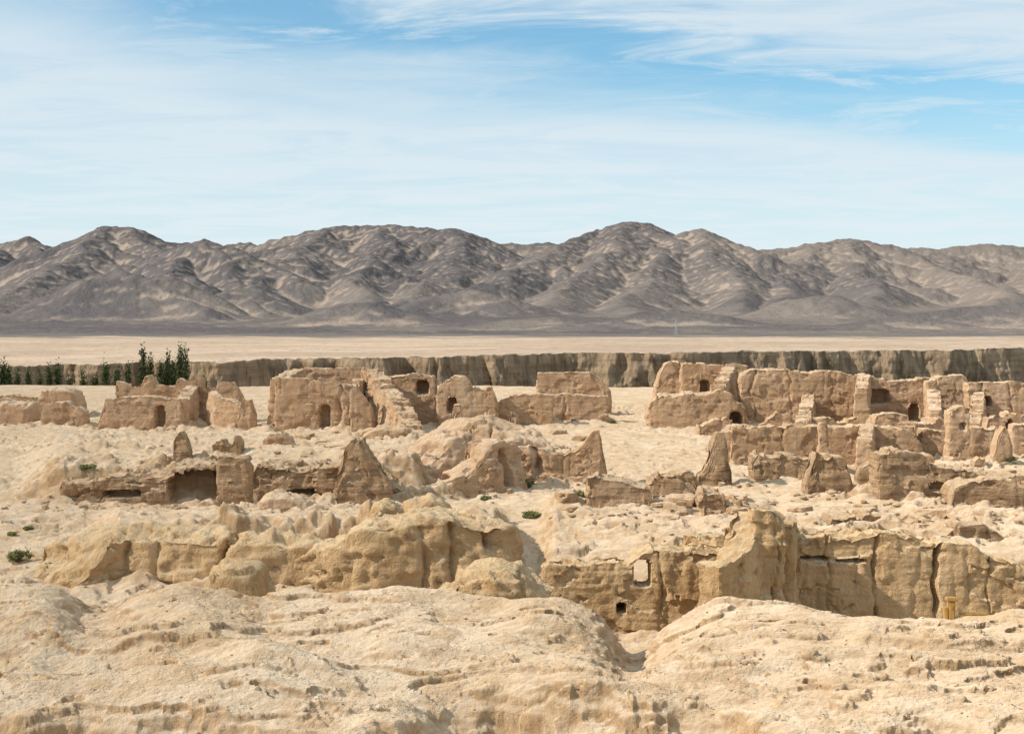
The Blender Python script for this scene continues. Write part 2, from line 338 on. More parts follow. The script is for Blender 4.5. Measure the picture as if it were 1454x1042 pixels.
# ---- centre mound
e=empty('collapsed_adobe_building',665,62)
wall('mound',[(576,684,60),(600,655,61.5),(640,620,63),(668,597,64),(686,589,64),(704,598,64),(722,620,63),(734,650,62)],2.2,seed=50,batter=1.3,jag=.12,parent=e,rough=2.0,soft=.3,mat=M_back)
wall('front_buttress',[(588,690,58.5),(640,680,58),(668,660,58.6),(690,634,59),(698,627,59.4),(714,624,60),(730,630,60.5),(737,660,61)],1.4,seed=51,batter=.5,jag=.12,parent=e,holes=[(706,664,6,28,.6)],rough=1.6,soft=.15)
wall('pinnacle',L(66,(678,608),(684,588),(704,588),(714,612)),1.2,seed=52,parent=e,batter=.4,jag=.12)
wall('pinnacle',L(69,(637,610),(643,590),(654,582),(660,605)),0.8,seed=53,parent=e,batter=.3,jag=.12)
wall(B,L(62,(734,632),(736,630),(766,632),(800,641),(828,626),(840,609),(852,609),(856,640),(862,670)),0.9,seed=54,jag=.08,cracks=[(763,6,1.0),(800,2,.2)],rough=1.2)
wall('eroded_earth_block',L(75,(722,600),(725,583),(733,582),(737,600)),0.5,seed=55)
# ---- rubble, centre right
wall('eroded_earth_block',L(52,(831,690),(834,680),(846,675),(884,678),(905,686),(922,688),(930,710)),1.9,seed=60,jag=.1,mat=M_bank,rough=1.3)
wall('eroded_earth_block',L(56,(918,685),(926,672),(960,676),(975,671),(988,674),(996,690)),1.5,seed=61,jag=.15,mat=M_bank,rough=1.3)
wall('gabled_wall_stub',L(61,(984,690),(990,668),(1004,660),(1010,635),(1016,614),(1028,615),(1034,645),(1044,690)),1.0,seed=62,jag=.15,mat=M_bank,rough=1.2)
wall('eroded_earth_block',L(51,(990,715),(998,698),(1025,692),(1050,702),(1062,725)),1.8,seed=63,jag=.2,mat=M_bank,soft=.1,rough=1.5)
wall('eroded_earth_block',L(50,(802,745),(808,728),(826,727),(834,745)),0.9,seed=64,mat=M_bank)
wall('eroded_earth_bank',L(47,(900,756),(920,745),(940,742),(985,738),(1040,728),(1066,745)),1.8,seed=65,jag=.12,batter=.4,soft=.4,rough=1.5)
wall('eroded_earth_bank',L(46,(1110,748),(1150,738),(1230,734),(1290,742),(1340,730),(1400,735),(1460,742),(1600,745)),1.4,seed=66,jag=.25,mat=M_bank,batter=.4,soft=.1,rough=1.6)
wall('eroded_earth_bank',L(41,(1270,768),(1330,758),(1350,742),(1400,748),(1430,765),(1540,770)),1.4,seed=67,jag=.2,batter=.4,soft=.1,rough=1.6,mat=M_bank)
# ---- layered bank with cave, left
wall('layered_earth_bank',L(56.5,(84,696),(92,682),(130,677),(180,672),(232,668),(246,657),(300,654),(330,655),(400,662),(450,662),(480,655),(500,650),(540,668),(560,686),(592,698)),3.4,seed=70,jag=.12,mat=M_bank,batter=.05,rough=2.4,holes=[(277,692,36,26,3.2),(175,700,26,5,.8),(420,700,30,5,.8),(470,706,9,7,.9)],cap=.1,res=.08)
wall('adobe_pillar',L(54.3,(307,650),(309,645),(330,643),(350,646),(355,652)),1.1,seed=71,jag=.04,mat=M_bank,batter=.06)
wall('gabled_wall_stub',L(55.5,(474,690),(482,664),(490,640),(496,628),(506,624),(518,626),(530,650),(546,672),(558,692)),1.4,seed=72,jag=.15,mat=M_bank,rough=1.6)
wall('adobe_pillar',L(59,(246,650),(250,620),(258,611),(266,622),(272,652)),0.8,seed=73,jag=.12,mat=M_bank)
wall('eroded_earth_block',L(66,(300,636),(312,620),(336,622),(345,636)),1.2,seed=74,mat=M_bank,jag=.15)
wall('eroded_earth_block',L(72,(372,628),(384,614),(405,612),(418,628)),1.2,seed=75,mat=M_back,jag=.15)
wall('eroded_earth_bank',L(60,(-60,692),(-10,684),(40,682),(70,694)),2.0,seed=76,mat=M_bank,batter=.3,jag=.12,rough=1.5)
wall('eroded_earth_bank',L(50,(345,734),(360,714),(380,701),(400,699),(430,706),(450,724)),2.2,seed=77,batter=.4,soft=.6,rough=1.3,jag=.05)
wall('eroded_earth_bank',L(60,(530,696),(545,672),(575,675),(596,696)),1.5,seed=78,mat=M_bank,batter=.4,jag=.12,rough=1.4)
wall('eroded_earth_bank',L(70,(130,640),(170,634),(230,636),(245,645)),1.5,seed=79,mat=M_back,jag=.12,rough=1.3)
wall('eroded_earth_bank',L(64,(380,660),(420,648),(470,646),(490,655)),1.8,seed=791,mat=M_back,jag=.1,soft=.3,rough=1.4)
# ---- big smooth bank, left centre
wall('eroded_earth_bank',[(96,826,40),(112,808,40.3),(132,785,40.6),(152,757,41),(200,751,41),(270,752,41),(330,756,41),(362,780,40.6),(420,784,40.4),(470,762,39.6),(520,732,39.2),(560,733,39.2),(640,728,39.5),(690,735,39.8),(716,737,40.6),(724,760,42)],3.0,seed=80,jag=.04,mat=M_mid,batter=.25,rough=1.7,cap=.12,soft=.4,res=.075,cracks=[(600,5,.6),(640,5,.6),(690,7,.9),(180,5,.5),(225,5,.5),(330,7,.6)])
wall('eroded_earth_bank',L(40.2,(318,784),(330,766),(345,760),(380,758),(425,762),(450,765),(468,777)),2.4,seed=81,jag=.05,mat=M_mid,batter=.3,rough=1.5,soft=.6)
wall('eroded_earth_block',L(41,(520,742),(524,718),(532,712),(548,711),(566,716),(578,740)),1.6,seed=82,jag=.05,mat=M_mid,soft=.4,rough=1.2)
wall('eroded_earth_block',L(43.5,(562,724),(572,711),(590,708),(610,707),(640,720),(650,732)),1.8,seed=83,jag=.05,mat=M_mid,soft=.5,rough=1.2)
wall('eroded_earth_block',L(33.5,(280,842),(292,815),(305,804),(335,799),(362,808),(384,840)),1.5,seed=84,jag=.06,mat=M_mid,batter=.5,soft=.5,rough=1.7)
wall('eroded_earth_bank',L(31,(600,850),(630,826),(650,812),(665,802),(690,798),(715,799),(750,808),(786,840)),1.9,seed=85,jag=.06,mat=M_mid,batter=.5,soft=.5,rough=2.1)
# ---- right front complex
e=empty('ruined_adobe_house',1120,36)
wall('window_wall',L(36,(770,808),(780,801),(850,797),(890,794),(905,788),(925,771),(960,776),(1005,772),(1030,780),(1045,765),(1062,748)),1.0,seed=90,jag=.06,mat=M_mid,parent=e,batter=.25,rough=1.4,res=.045,holes=[(911,811,12,18,.9,True),(881,859,6,7,.8)],cracks=[(935,2,.2)])
wall('wedge_wall',[(1008,806,33.4),(1030,792,33.8),(1052,775,34.2),(1064,745,34.6),(1068,722,35),(1092,724,35)],0.8,seed=91,jag=.05,mat=M_mid,parent=e,batter=.12,rough=1.1,res=.055)
wall('tower',L(34.6,(1065,722),(1067,720),(1080,722),(1092,722),(1108,728),(1115,732)),1.0,seed=92,jag=.04,mat=M_mid,parent=e,batter=.1,res=.055,rough=1.1,cracks=[(1098,2,.3)])
wall('long_wall',L(36,(1110,768),(1130,761),(1172,756),(1240,750),(1292,755),(1322,768),(1372,770),(1402,785),(1454,800),(1540,806)),1.0,seed=93,jag=.06,mat=M_mid,parent=e,batter=.12,res=.045,rough=1.1,holes=[(1154,790,20,3,.4),(1204,793,20,3,.3)],cracks=[(1172,2,.3),(1236,3,.5),(1324,4,.7),(1400,2,.2)])
wall('cross_wall',[(1112,740,35),(1118,745,37),(1124,752,40),(1130,748,44)],0.9,seed=94,mat=M_mid,parent=e)
wall('rear_wall',[(925,762,44),(960,764,43),(1010,760,41),(1050,752,39)],1.0,seed=95,mat=M_mid,parent=e,jag=.2,rough=1.4)
print('walls',time.time()-T0,len(WALLS))
# ---------------------------------------------------------------- ground sheet
NC=1200
uu=np.linspace(-0.50,0.50,NC)
dd=np.concatenate([np.linspace(1,12.5,30,endpoint=False),np.linspace(12.5,25,430,endpoint=False),np.linspace(25,60,310,endpoint=False),np.linspace(60,112,210,endpoint=False),np.linspace(112,165,80,endpoint=False),np.linspace(165,240,20)])
NR=len(dd)
D=np.repeat(dd[:,None],NC,1);X=D*uu[None,:]
Z=zbase(X,D)
near=ss(30,22,D)
for (wx,wy,w0,sk) in WALLS:
    xm0,xm1,y0,y1=wx.min()-3,wx.max()+3,wy.min()-3,wy.max()+3
    r=np.where((dd>y0)&(dd<y1))[0]
    if len(r)==0: continue
    c=np.where((uu>min(xm0/y0,xm0/y1))&(uu<max(xm1/y0,xm1/y1)))[0]
    if len(c)==0: continue
    sl=(slice(r[0],r[-1]+1),slice(c[0],c[-1]+1))
    xs,ys=X[sl],D[sl];md=np.full(xs.shape,1e9)
    for i in range(len(wx)-1):
        ax,ay,bx,by=wx[i],wy[i],wx[i+1],wy[i+1];vx,vy=bx-ax,by-ay
        t=np.clip(((xs-ax)*vx+(ys-ay)*vy)/(vx*vx+vy*vy+1e-9),0,1)
        md=np.minimum(md,np.hypot(xs-ax-t*vx,ys-ay-t*vy))
    Z[sl]+=sk*np.exp(-np.maximum(md-w0,0)/0.6)*(0.6+1.2*fbm(xs*0.9,ys*0.9,1.1,3))
Z+=0.03*fbm(X*0.9,D*0.9,4.4,4)*ss(12,14,D)
Z+=near*0.17*fbm(X*0.38,D*0.6,2.2,3)
tw=fbm(X*0.30+9,D*0.65,7.7,6,.58)*1.7+X*0.04
st=np.floor(tw)+ss(0.80,1.0,tw-np.floor(tw))
Z+=near*0.085*(st-tw*0.85)
pm=ss(.0,.5,fbm(X*.35,D*.5,12.5,2))
Z+=near*pm*0.028*fbm(X*2.6,D*3.2,3.3,4,.6)
mid=ss(26,34,D)*ss(118,108,D)
rub=ss(.0,.45,fbm(X*.13,D*.13,30.5,3))
tw=fbm(X*0.20+9,D*0.34,1.7,4,.55)*2.4
st=np.floor(tw)+ss(0.82,1.0,tw-np.floor(tw));Z+=mid*(0.11+.15*rub)*(st-tw*0.9)
Z+=mid*(0.04+.05*rub)*fbm(X*0.8,D*0.8,2.9,3)
Z+=mid*rub*0.05*(ridged(X*.9,D*.9,3.1,4,.6)-1.3)
co=np.stack([X,D,Z],-1)
du=np.gradient(co,axis=1);dv=np.gradient(co,axis=0);N=np.cross(du,dv);N/=(np.linalg.norm(N,axis=2,keepdims=True)+1e-9)
steep=ss(0.93,0.55,N[...,2])
x,y,z=X,D,Z
dsp=steep*(0.06*fbm(x*1.8,y*1.8,z*2.5,4,.6)+0.05*fbm(x*0.6,y*0.6,z*7,3))+0.006*fbm(x*7,y*7,z*7,2)
dsp=dsp*ss(11,14,D)*ss(230,200,D)
co=co+N*dsp[...,None]
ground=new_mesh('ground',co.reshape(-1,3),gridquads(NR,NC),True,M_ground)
print('ground',time.time()-T0,NR*NC)
def gz(x,d):
    i=np.clip(np.searchsorted(dd,d),0,NR-1);j=np.clip(((x/d)+0.50)/1.0*(NC-1),0,NC-1).astype(int)
    return co[i,j,2]
# ---------------------------------------------------------------- far plain with canyon cliff
NCp=1500
up=np.linspace(-0.6,0.6,NCp)
pxp=CX+F*up
edge=np.interp(pxp,[-500,0,300,600,720,900,1100,1454,2000],[225,232,240,252,262,275,290,320,340])
edge=edge+9*fbm(up*11,0,1,4,.55)+5*np.clip(fbm(up*26+3,0.5,2,3),0,1)
ztop=np.interp(pxp,[-500,0,300,600,720,900,1100,1454,2000],[-7.4,-6.9,-6.3,-5.9,-5.6,-5.6,-5.7,-5.5,-5.5])
prof=[(-40,-30),(-16,-27),(-9,-22),(-5.5,-17)]
for t in np.linspace(0,1,60): prof.append((-5.5+5.3*t**1.3,-17+17*t))
rows=[];attr=[]
for off,zr in prof:
    dcol=edge+off
    zz=ztop+zr
    rows.append(np.stack([up*dcol,dcol,zz+0*dcol],-1));attr.append(np.ones(NCp))
far=np.concatenate([np.linspace(0.8,60,50),np.geomspace(65,1200,140),np.geomspace(1250,16000,40)])
for f_ in far:
    dcol=edge*(max(0,1-f_/300))+ (edge*0+270)*(min(1,f_/300))+f_
    zz=ztop*(max(0,1-f_/400))+(-7.4)*(min(1,f_/400))
    xx=up*dcol
    zz=zz+0.6*fbm(xx*0.012,dcol*0.012,3,4)*min(1,f_/20)+0.5*np.clip(fbm(xx*0.03,dcol*0.05,6,3),0,1)
    if f_>1200: zz=zz-(f_-1200)*0.002
    rows.append(np.stack([xx,dcol,zz],-1));attr.append(np.zeros(NCp))
R=np.array(rows);att=np.array(attr)
nP=len(prof)
c=R[:nP];hz=np.arange(nP)[:,None]/nP
x,y,z=c[...,0],c[...,1],c[...,2]
amp=0.35+0.65*np.sin(np.pi*hz)
msk=.4+.6*ss(-.4,.4,perlin(x*.02,0,9))
dsp=(2.2*fbm(x*0.07,y*0.05,z*0.06,4,.55)-5.0*msk*np.clip(ridged(x*0.13+.4*perlin(x*.1,z*.1,4),y*0.05,z*0.03,4)-1.2,0,1)+1.6*fbm(x*0.35,y*0.3,z*0.2,3)+0.3*fbm(x*0.06,y*0.06,z*0.8,3))*amp
R[:nP,:,1]-=dsp
R[nP-1:nP+1,:,2]+=-.5*np.abs(fbm(up*60,1,1,4))[None,:]
mat=bpy.data.materials.new('gravel_plain');nt=nodes(mat);b=NB(nt)
geo=b.n('ShaderNodeNewGeometry');pos=geo.outputs['Position'];at=b.n('ShaderNodeAttribute',attribute_name='cliff')
n1=b.noise(b.mapping(pos,(0.6,1.2,1)),0.02,5,0.65);n2=b.noise(pos,0.25,4,0.65);sx=b.n('ShaderNodeSeparateXYZ');b.l(pos,sx.inputs[0])
pc=b.mix(b.ramp(n1,0.38,0.62),(0.53,0.405,0.30),(0.42,0.315,0.23))
pc=b.mix(b.math('MULTIPLY',b.ramp(n2,0.50,0.66),0.5),pc,(0.30,0.225,0.165))
far_f=b.ramp(b.math('ADD',sx.outputs[1],b.math('MULTIPLY',b.math('SUBTRACT',n1,0.5),700)),700,880)
pc=b.mix(far_f,pc,b.mix(b.ramp(n1,.4,.6),(0.135,0.122,0.118),(0.19,0.165,0.145)))
strat=b.noise(b.mapping(pos,(0.05,0.05,0.9)),1.0,4,0.6);vs=b.noise(b.mapping(pos,(0.35,0.35,0.06)),1.0,5,0.65)
cc=b.mix(b.ramp(strat,0.4,0.62),(0.30,0.215,0.14),(0.22,0.16,0.105))
cc=b.mix(b.math('MULTIPLY',b.ramp(vs,0.46,0.60),0.7),cc,(0.12,0.088,0.06))
col=b.mix(at.outputs['Fac'],pc,cc)
hh=b.math('ADD',n2,b.math('MULTIPLY',vs,b.math('MULTIPLY',at.outputs['Fac'],1.5)))
bp=b.n('ShaderNodeBump');bp.inputs['Distance'].default_value=0.8;b.l(hh,bp.inputs['Height'])
df=b.n('ShaderNodeBsdfDiffuse');b.l(col,df.inputs['Color']);b.l(bp.outputs[0],df.inputs['Normal']);o=b.n('ShaderNodeOutputMaterial');b.l(df.outputs[0],o.inputs[0])
new_mesh('gravel_plain',R.reshape(-1,3),gridquads(R.shape[0],NCp),True,mat,{'cliff':att})
# ---------------------------------------------------------------- mountains
MC=1300;um=np.linspace(-0.55,0.55,MC)
dm=np.concatenate([np.linspace(950,1300,60,endpoint=False),np.linspace(1300,2700,430,endpoint=False),np.linspace(2700,4200,110)])
MR=len(dm);DM=np.repeat(dm[:,None],MC,1);XM=DM*um[None,:]
base=np.interp(DM,[950,1100,1400,2300,3200,4200],[-9.5,-7,6,40,60,40])
segs=[]
def add(p,q,slope,r=1.0): segs.append((p[0],p[1],p[2],q[0],q[1],q[2],slope,r))
def poly(pts,slope,child=1,rs=np.random.RandomState(3)):
    P=[W(*p) for p in pts]
    for a,b_ in zip(P[:-1],P[1:]): add(a,b_,slope,1.3)
    if child<=0: return
    for a,b_ in zip(P[:-1],P[1:]):
        v=b_-a;Ls=np.hypot(v[0],v[1]);n=max(1,int(Ls/95))
        for i in range(n):
            for side in (-1,1):
                t=(i+rs.rand())/n;p=a+v*t
                ang=math.atan2(v[1],v[0])+side*math.radians(rs.uniform(35,80))
                if math.sin(ang)>0.5: continue
                hb=np.interp(p[1],[950,1100,1400,2300,3200,4200],[-9.5,-7,6,40,60,40])
                hh=p[2]-hb
                if hh<12: continue
                ln=hh/0.38*rs.uniform(0.7,1.3)
                m=p+np.array([math.cos(ang)*ln*.5,math.sin(ang)*ln*.5,-hh*rs.uniform(.3,.52)])
                a2=ang+rs.uniform(-.6,.6)
                q=m+np.array([math.cos(a2)*ln*.5,math.sin(a2)*ln*.5,-hh*.45])
                add(p-np.array([0,0,2.5]),m,slope*1.15,1.0);add(m,q,slope*1.15,1.0)
                for g in range(int(ln/52)):
                    tt=rs.rand();pp=p+(m-p)*tt*1.0 if rs.rand()<.6 else m+(q-m)*tt
                    s2=1 if rs.rand()<.5 else -1
                    a3=ang+s2*math.radians(rs.uniform(30,75));h2=(pp[2]-np.interp(pp[1],[950,1400,2300,3200],[-9.5,6,40,60]))*0.65
                    if h2<6: continue
                    l2=h2/.46;add(pp-np.array([0,0,2.]),pp+np.array([math.cos(a3)*l2,math.sin(a3)*l2,-h2]),slope*1.3,.5)
poly([(-420,350,2500),(-250,340,2450),(-100,352,2400),(0,347,2500),(35,336,2500),(75,353,2550)],.5)
poly([(75,356,2250),(110,338,2200),(155,322,2150),(185,325,2150),(250,345,2200),(300,352,2300)],.5)
poly([(250,352,1950),(290,341,1900),(330,350,1880),(375,375,1850),(420,395,1800)],.5)
poly([(300,350,2600),(355,346,2600),(370,350,2550),(400,343,2500),(460,323,2400),(550,321,2400),(640,323,2350),(665,334,2350),(695,350,2450)],.5)
poly([(600,352,3300),(700,346,3300),(760,346,3300),(820,342,3300),(880,350,3300)],.4,1)
poly([(770,352,2400),(800,344,2350),(850,328,2300),(880,318,2300),(895,314,2300),(912,318,2300),(928,329,2300),(950,335,2250),(968,329,2200),(985,326,2200),(1005,342,2250),(1030,356,2350)],.5)
poly([(1000,358,3200),(1060,356,3200),(1120,351,3200),(1250,346,3200),(1290,352,3200),(1330,352,3200),(1400,346,3200),(1454,352,3200),(1600,340,3200),(1800,352,3200)],.4,1)
poly([(1080,362,2450),(1130,350,2400),(1170,342,2350),(1200,337,2350),(1225,341,2350),(1270,352,2400),(1330,362,2400),(1400,372,2450),(1500,362,2400),(1650,345,2400),(1850,350,2400)],.5)
poly([(155,322,2150),(120,352,1950),(70,385,1750),(10,420,1550),(-40,440,1400)],.5)
poly([(185,325,2150),(230,358,1950),(262,392,1750),(280,425,1600)],.5)
poly([(0,347,2500),(-30,385,2100),(-70,420,1750)],.5)
poly([(460,323,2400),(430,352,2150),(400,372,1950),(365,392,1800),(330,425,1600),(300,445,1480)],.5)
poly([(550,321,2400),(545,348,2150),(520,378,1950),(500,400,1800),(540,430,1580)],.5)
poly([(640,323,2350),(660,356,2100),(640,385,1900),(600,410,1750),(560,438,1550)],.5)
poly([(850,328,2300),(800,352,2100),(740,378,1900),(690,402,1750),(640,428,1580)],.5)
poly([(895,316,2300),(880,350,2050),(850,380,1880),(800,410,1700),(770,435,1520)],.5)
poly([(950,334,2250),(940,362,2030),(930,392,1850),(900,420,1650),(880,440,1500)],.5)
poly([(985,327,2200),(1010,362,2000),(1045,390,1850),(1060,415,1700),(1040,440,1500)],.5)
poly([(1170,342,2350),(1140,368,2150),(1110,395,1950),(1120,420,1700),(1090,442,1500)],.5)
poly([(1200,337,2350),(1215,368,2150),(1220,392,1950),(1250,418,1750),(1240,440,1550)],.5)
poly([(1270,352,2400),(1320,372,2200),(1370,392,2000),(1420,415,1850),(1440,436,1650)],.5)
poly([(1500,362,2400),(1470,390,2100),(1490,420,1800)],.5)
poly([(1650,345,2400),(1620,390,2100),(1600,425,1800)],.5)
poly([(60,440,1380),(100,410,1400),(140,391,1420),(185,388,1430),(225,392,1430),(262,408,1420),(290,438,1380)],.5)
poly([(285,425,1480),(330,412,1500),(372,410,1500),(410,425,1480)],.45)
poly([(590,440,1450),(630,420,1500),(680,412,1520),(730,425,1480)],.45)
poly([(1090,440,1420),(1130,424,1450),(1180,420,1450),(1225,436,1420)],.45)
poly([(455,455,1250),(490,432,1280),(530,430,1280),(575,450,1250)],.35,1)
poly([(880,452,1250),(910,444,1280),(960,440,1290),(1020,448,1270)],.35,1)
poly([(1230,458,1200),(1300,446,1220),(1380,436,1240),(1454,430,1240),(1600,434,1240)],.4,1)
poly([(700,462,1200),(730,452,1220),(800,450,1220),(850,460,1200)],.3,1)
wx_=XM+20*fbm(XM*0.005,DM*0.005,1,3)+4*fbm(XM*0.03,DM*0.03,5,2);wy_=DM+20*fbm(XM*0.005,DM*0.005,7,3)+4*fbm(XM*0.03,DM*0.03,9,2)
HM=base.copy()-5
for (x0,y0,z0,x1,y1,z1,sl,rk) in segs:
    rad=max(z0,z1)/sl+60;rad=min(rad,480)
    ya,yb=min(y0,y1)-rad,max(y0,y1)+rad;xa,xb=min(x0,x1)-rad,max(x0,x1)+rad
    r0,r1=np.searchsorted(dm,[ya,yb])
    if r1<=r0: continue
    ua=min(xa/dm[r0],xa/dm[r1-1]);ub=max(xb/dm[r0],xb/dm[r1-1])
    c0,c1=np.searchsorted(um,[ua,ub])
    if c1<=c0: continue
    S_=(slice(r0,r1),slice(c0,c1));vx,vy=x1-x0,y1-y0
    xs=wx_[S_];ys=wy_[S_]
    t=np.clip(((xs-x0)*vx+(ys-y0)*vy)/(vx*vx+vy*vy+1e-9),0,1)
    dist=np.hypot(xs-x0-t*vx,ys-y0-t*vy)
    k_=8*rk
    h=z0+(z1-z0)*t-sl*(np.sqrt(dist*dist+k_*k_)-k_)
    HM[S_]=np.maximum(HM[S_],h)
print('mount',time.time()-T0,len(segs))
k=6.0;dlt=HM-base;ZM=base+np.where(dlt>k,dlt,np.where(dlt<-k,0,(dlt+k)**2/(4*k)))
def blur(a,n):
    for _ in range(n):
        a=a.copy();a[1:-1]=(a[:-2]+2*a[1:-1]+a[2:])/4;a[:,1:-1]=(a[:,:-2]+2*a[:,1:-1]+a[:,2:])/4
    return a
ZM=blur(ZM,1)
rel=ss(2,40,ZM-base)
ZM=ZM+rel*(4.2*(ridged(XM*0.014,DM*0.010,2,3)-1.0)-1)+0.8*fbm(XM*0.03,DM*0.03,1,3)+(.25+rel)*1.2*ridged(XM*0.045,DM*0.028,8,2)
curv=np.clip((blur(ZM,14)-ZM)/4.5+0.5,0,1)
curf=np.clip((blur(ZM,3)-ZM)/1.0+0.5,0,1)
mat=bpy.data.materials.new('dark_gravel_mountain');nt=nodes(mat);b=NB(nt)
geo=b.n('ShaderNodeNewGeometry');pos=geo.outputs['Position'];cu=b.n('ShaderNodeAttribute',attribute_name='gully');cf=b.n('ShaderNodeAttribute',attribute_name='rill')
n1=b.noise(pos,0.004,5,0.6);n2=b.noise(pos,0.03,5,0.65);n3=b.noise(pos,0.15,3,.6)
col=b.mix(b.ramp(n1,.4,.62),(0.118,0.106,0.106),(0.185,0.158,0.14))
tan=b.math('MULTIPLY',b.ramp(b.math('ADD',cu.outputs['Fac'],b.math('MULTIPLY',b.math('SUBTRACT',n2,.5),.8)),.52,.8),b.ramp(n1,.36,.54))
col=b.mix(b.math('MULTIPLY',tan,.8),col,(0.39,0.30,0.235))
col=b.mix(b.math('MULTIPLY',b.ramp(cf.outputs['Fac'],.56,.85),.5),col,(0.31,0.25,0.205))
col=b.mix(b.math('MULTIPLY',b.ramp(cf.outputs['Fac'],.42,.2),.35),col,(0.09,0.082,0.083))
sp=b.n('ShaderNodeSeparateXYZ');b.l(pos,sp.inputs[0])
rt=b.math('MULTIPLY',b.ramp(b.math('ADD',sp.outputs[0],b.math('MULTIPLY',n1,900)),350,1350),.45)
col=b.mix(rt,col,(0.29,0.235,0.195))
bp=b.n('ShaderNodeBump');bp.inputs['Distance'].default_value=5;b.l(b.math('ADD',n2,b.math('MULTIPLY',n3,.3)),bp.inputs['Height'])
df=b.n('ShaderNodeBsdfDiffuse');b.l(col,df.inputs['Color']);b.l(bp.outputs[0],df.inputs['Normal']);o=b.n('ShaderNodeOutputMaterial');b.l(df.outputs[0],o.inputs[0])
new_mesh('mountain_range',np.stack([XM,DM,ZM],-1).reshape(-1,3),gridquads(MR,MC),True,mat,{'gully':curv,'rill':curf})
# ---------------------------------------------------------------- foliage
def leafmat(name,c1,c2):
    mat=bpy.data.materials.new(name);nt=nodes(mat);b=NB(nt)
    geo=b.n('ShaderNodeNewGeometry');col=b.mix(b.noise(geo.outputs['Position'],1.5,3),c1,c2)
    col=b.mix(b.math('MULTIPLY',geo.outputs['Random Per Island'],.6),col,c2)
    df=b.n('ShaderNodeBsdfDiffuse');b.l(col,df.inputs['Color']);tr=b.n('ShaderNodeBsdfTranslucent');b.l(col,tr.inputs['Color'])
    mx=b.n('ShaderNodeMixShader');mx.inputs[0].default_value=.2;b.l(df.outputs[0],mx.inputs[1]);b.l(tr.outputs[0],mx.inputs[2]);o=b.n('ShaderNodeOutputMaterial');b.l(mx.outputs[0],o.inputs[0]);return mat
M_pop=leafmat('poplar_leaves',(0.045,0.06,0.024),(0.08,0.10,0.042));M_shr=leafmat('shrub_leaves',(0.15,0.165,0.065),(0.26,0.26,0.11))
mat=bpy.data.materials.new('bark');nt=nodes(mat);b=NB(nt);geo=b.n('ShaderNodeNewGeometry');col=b.mix(b.noise(geo.outputs['Position'],4),(0.12,0.09,0.06),(0.22,0.18,0.13));df=b.n('ShaderNodeBsdfDiffuse');b.l(col,df.inputs['Color']);o=b.n('ShaderNodeOutputMaterial');b.l(df.outputs[0],o.inputs[0]);M_bark=mat
def leaves(cen,size,rs):
    n=len(cen);a=rs.normal(size=(n,3));a/=np.linalg.norm(a,axis=1)[:,None];b_=rs.normal(size=(n,3));b_=np.cross(a,b_);b_/=np.linalg.norm(b_,axis=1)[:,None]
    s=(size*rs.uniform(.6,1.4,n))[:,None]
    v=np.stack([cen-a*s,cen+b_*s*.5,cen+a*s,cen-b_*s*.5],1).reshape(-1,3)
    return v,np.arange(4*n).reshape(n,4)
def tube(p0,p1,r0,r1,k=8):
    p0=np.array(p0,float);p1=np.array(p1,float);d=p1-p0;d/=np.linalg.norm(d);a=np.cross(d,[.3,.9,.2]);a/=np.linalg.norm(a);c=np.cross(d,a)
    th=np.arange(k)*2*np.pi/k;ring=np.cos(th)[:,None]*a+np.sin(th)[:,None]*c
    v=np.concatenate([p0+ring*r0,p1+ring*r1]);i=np.arange(k);q=np.stack([i,(i+1)%k,k+(i+1)%k,k+i],1);return v,q
def poplar(px,pytop,d,width,rs):
    x=(px-CX)/F*d;zt=-(pytop-HY)/F*d;zb=-28.2;Ht=zt-zb
    e=bpy.data.objects.new('poplar_tree',None);bpy.context.collection.objects.link(e);e.location=(x,d,zb)
    vs=[];qs=[];off=0
    parts=[tube((0,0,0),(0,0,Ht*.5),.3,.2),tube((0,0,Ht*.5),(0,0,Ht*.97),.2,.03)]
    for i in range(40):
        h=rs.uniform(.1,.93)*Ht;a=rs.rand()*6.28;r=width*.5*(1-abs(h/Ht-.4)**1.5)*rs.uniform(.5,.95)
        tip=(math.cos(a)*r,math.sin(a)*r,h+Ht*.08);parts.append(tube((0,0,h-.5),tip,.06,.02,5))
    for v,q in parts: vs.append(v);qs.append(q+off);off+=len(v)
    tk=new_mesh('trunk',np.concatenate(vs),np.concatenate(qs),True,M_bark);tk.parent=e
    cen=[]
    for i in range(120):
        h=rs.uniform(.08,1.0);R_=width*.5*min(1,(h+.12)*2.2)*(1-h**2.6)**.6;a=rs.rand()*6.28;r=R_*rs.uniform(.2,1.0)
        c_=np.array([math.cos(a)*r,math.sin(a)*r,h*Ht]);m=38
        cen.append(c_+rs.normal(size=(m,3))*np.array([.2,.2,.6]))
    v,q=leaves(np.concatenate(cen),.15,rs);lf=new_mesh('crown',v,q,False,M_pop);lf.parent=e
rs=np.random.RandomState(5)
for px,py,d,w in [(203,503,175,1.6),(213,512,180,1.4),(238,508,176,1.7),(228,522,182,1.3),(256,502,174,1.5),(263,500,175,1.5),(246,520,180,1.4),(4,524,172,2.2),(12,527,172,1.8),(-14,530,172,2.6),(24,534,175,2.0),(40,534,174,2.0),(56,536,176,1.6),(70,530,178,1.9),(82,526,178,1.9),(118,530,176,2.0),(150,526,174,2.0),(135,536,178,1.7),(166,532,178,1.7),(182,524,178,1.6),(100,536,178,1.8),(290,542,180,1.2)]:
    poplar(px,py,d,w,rs)
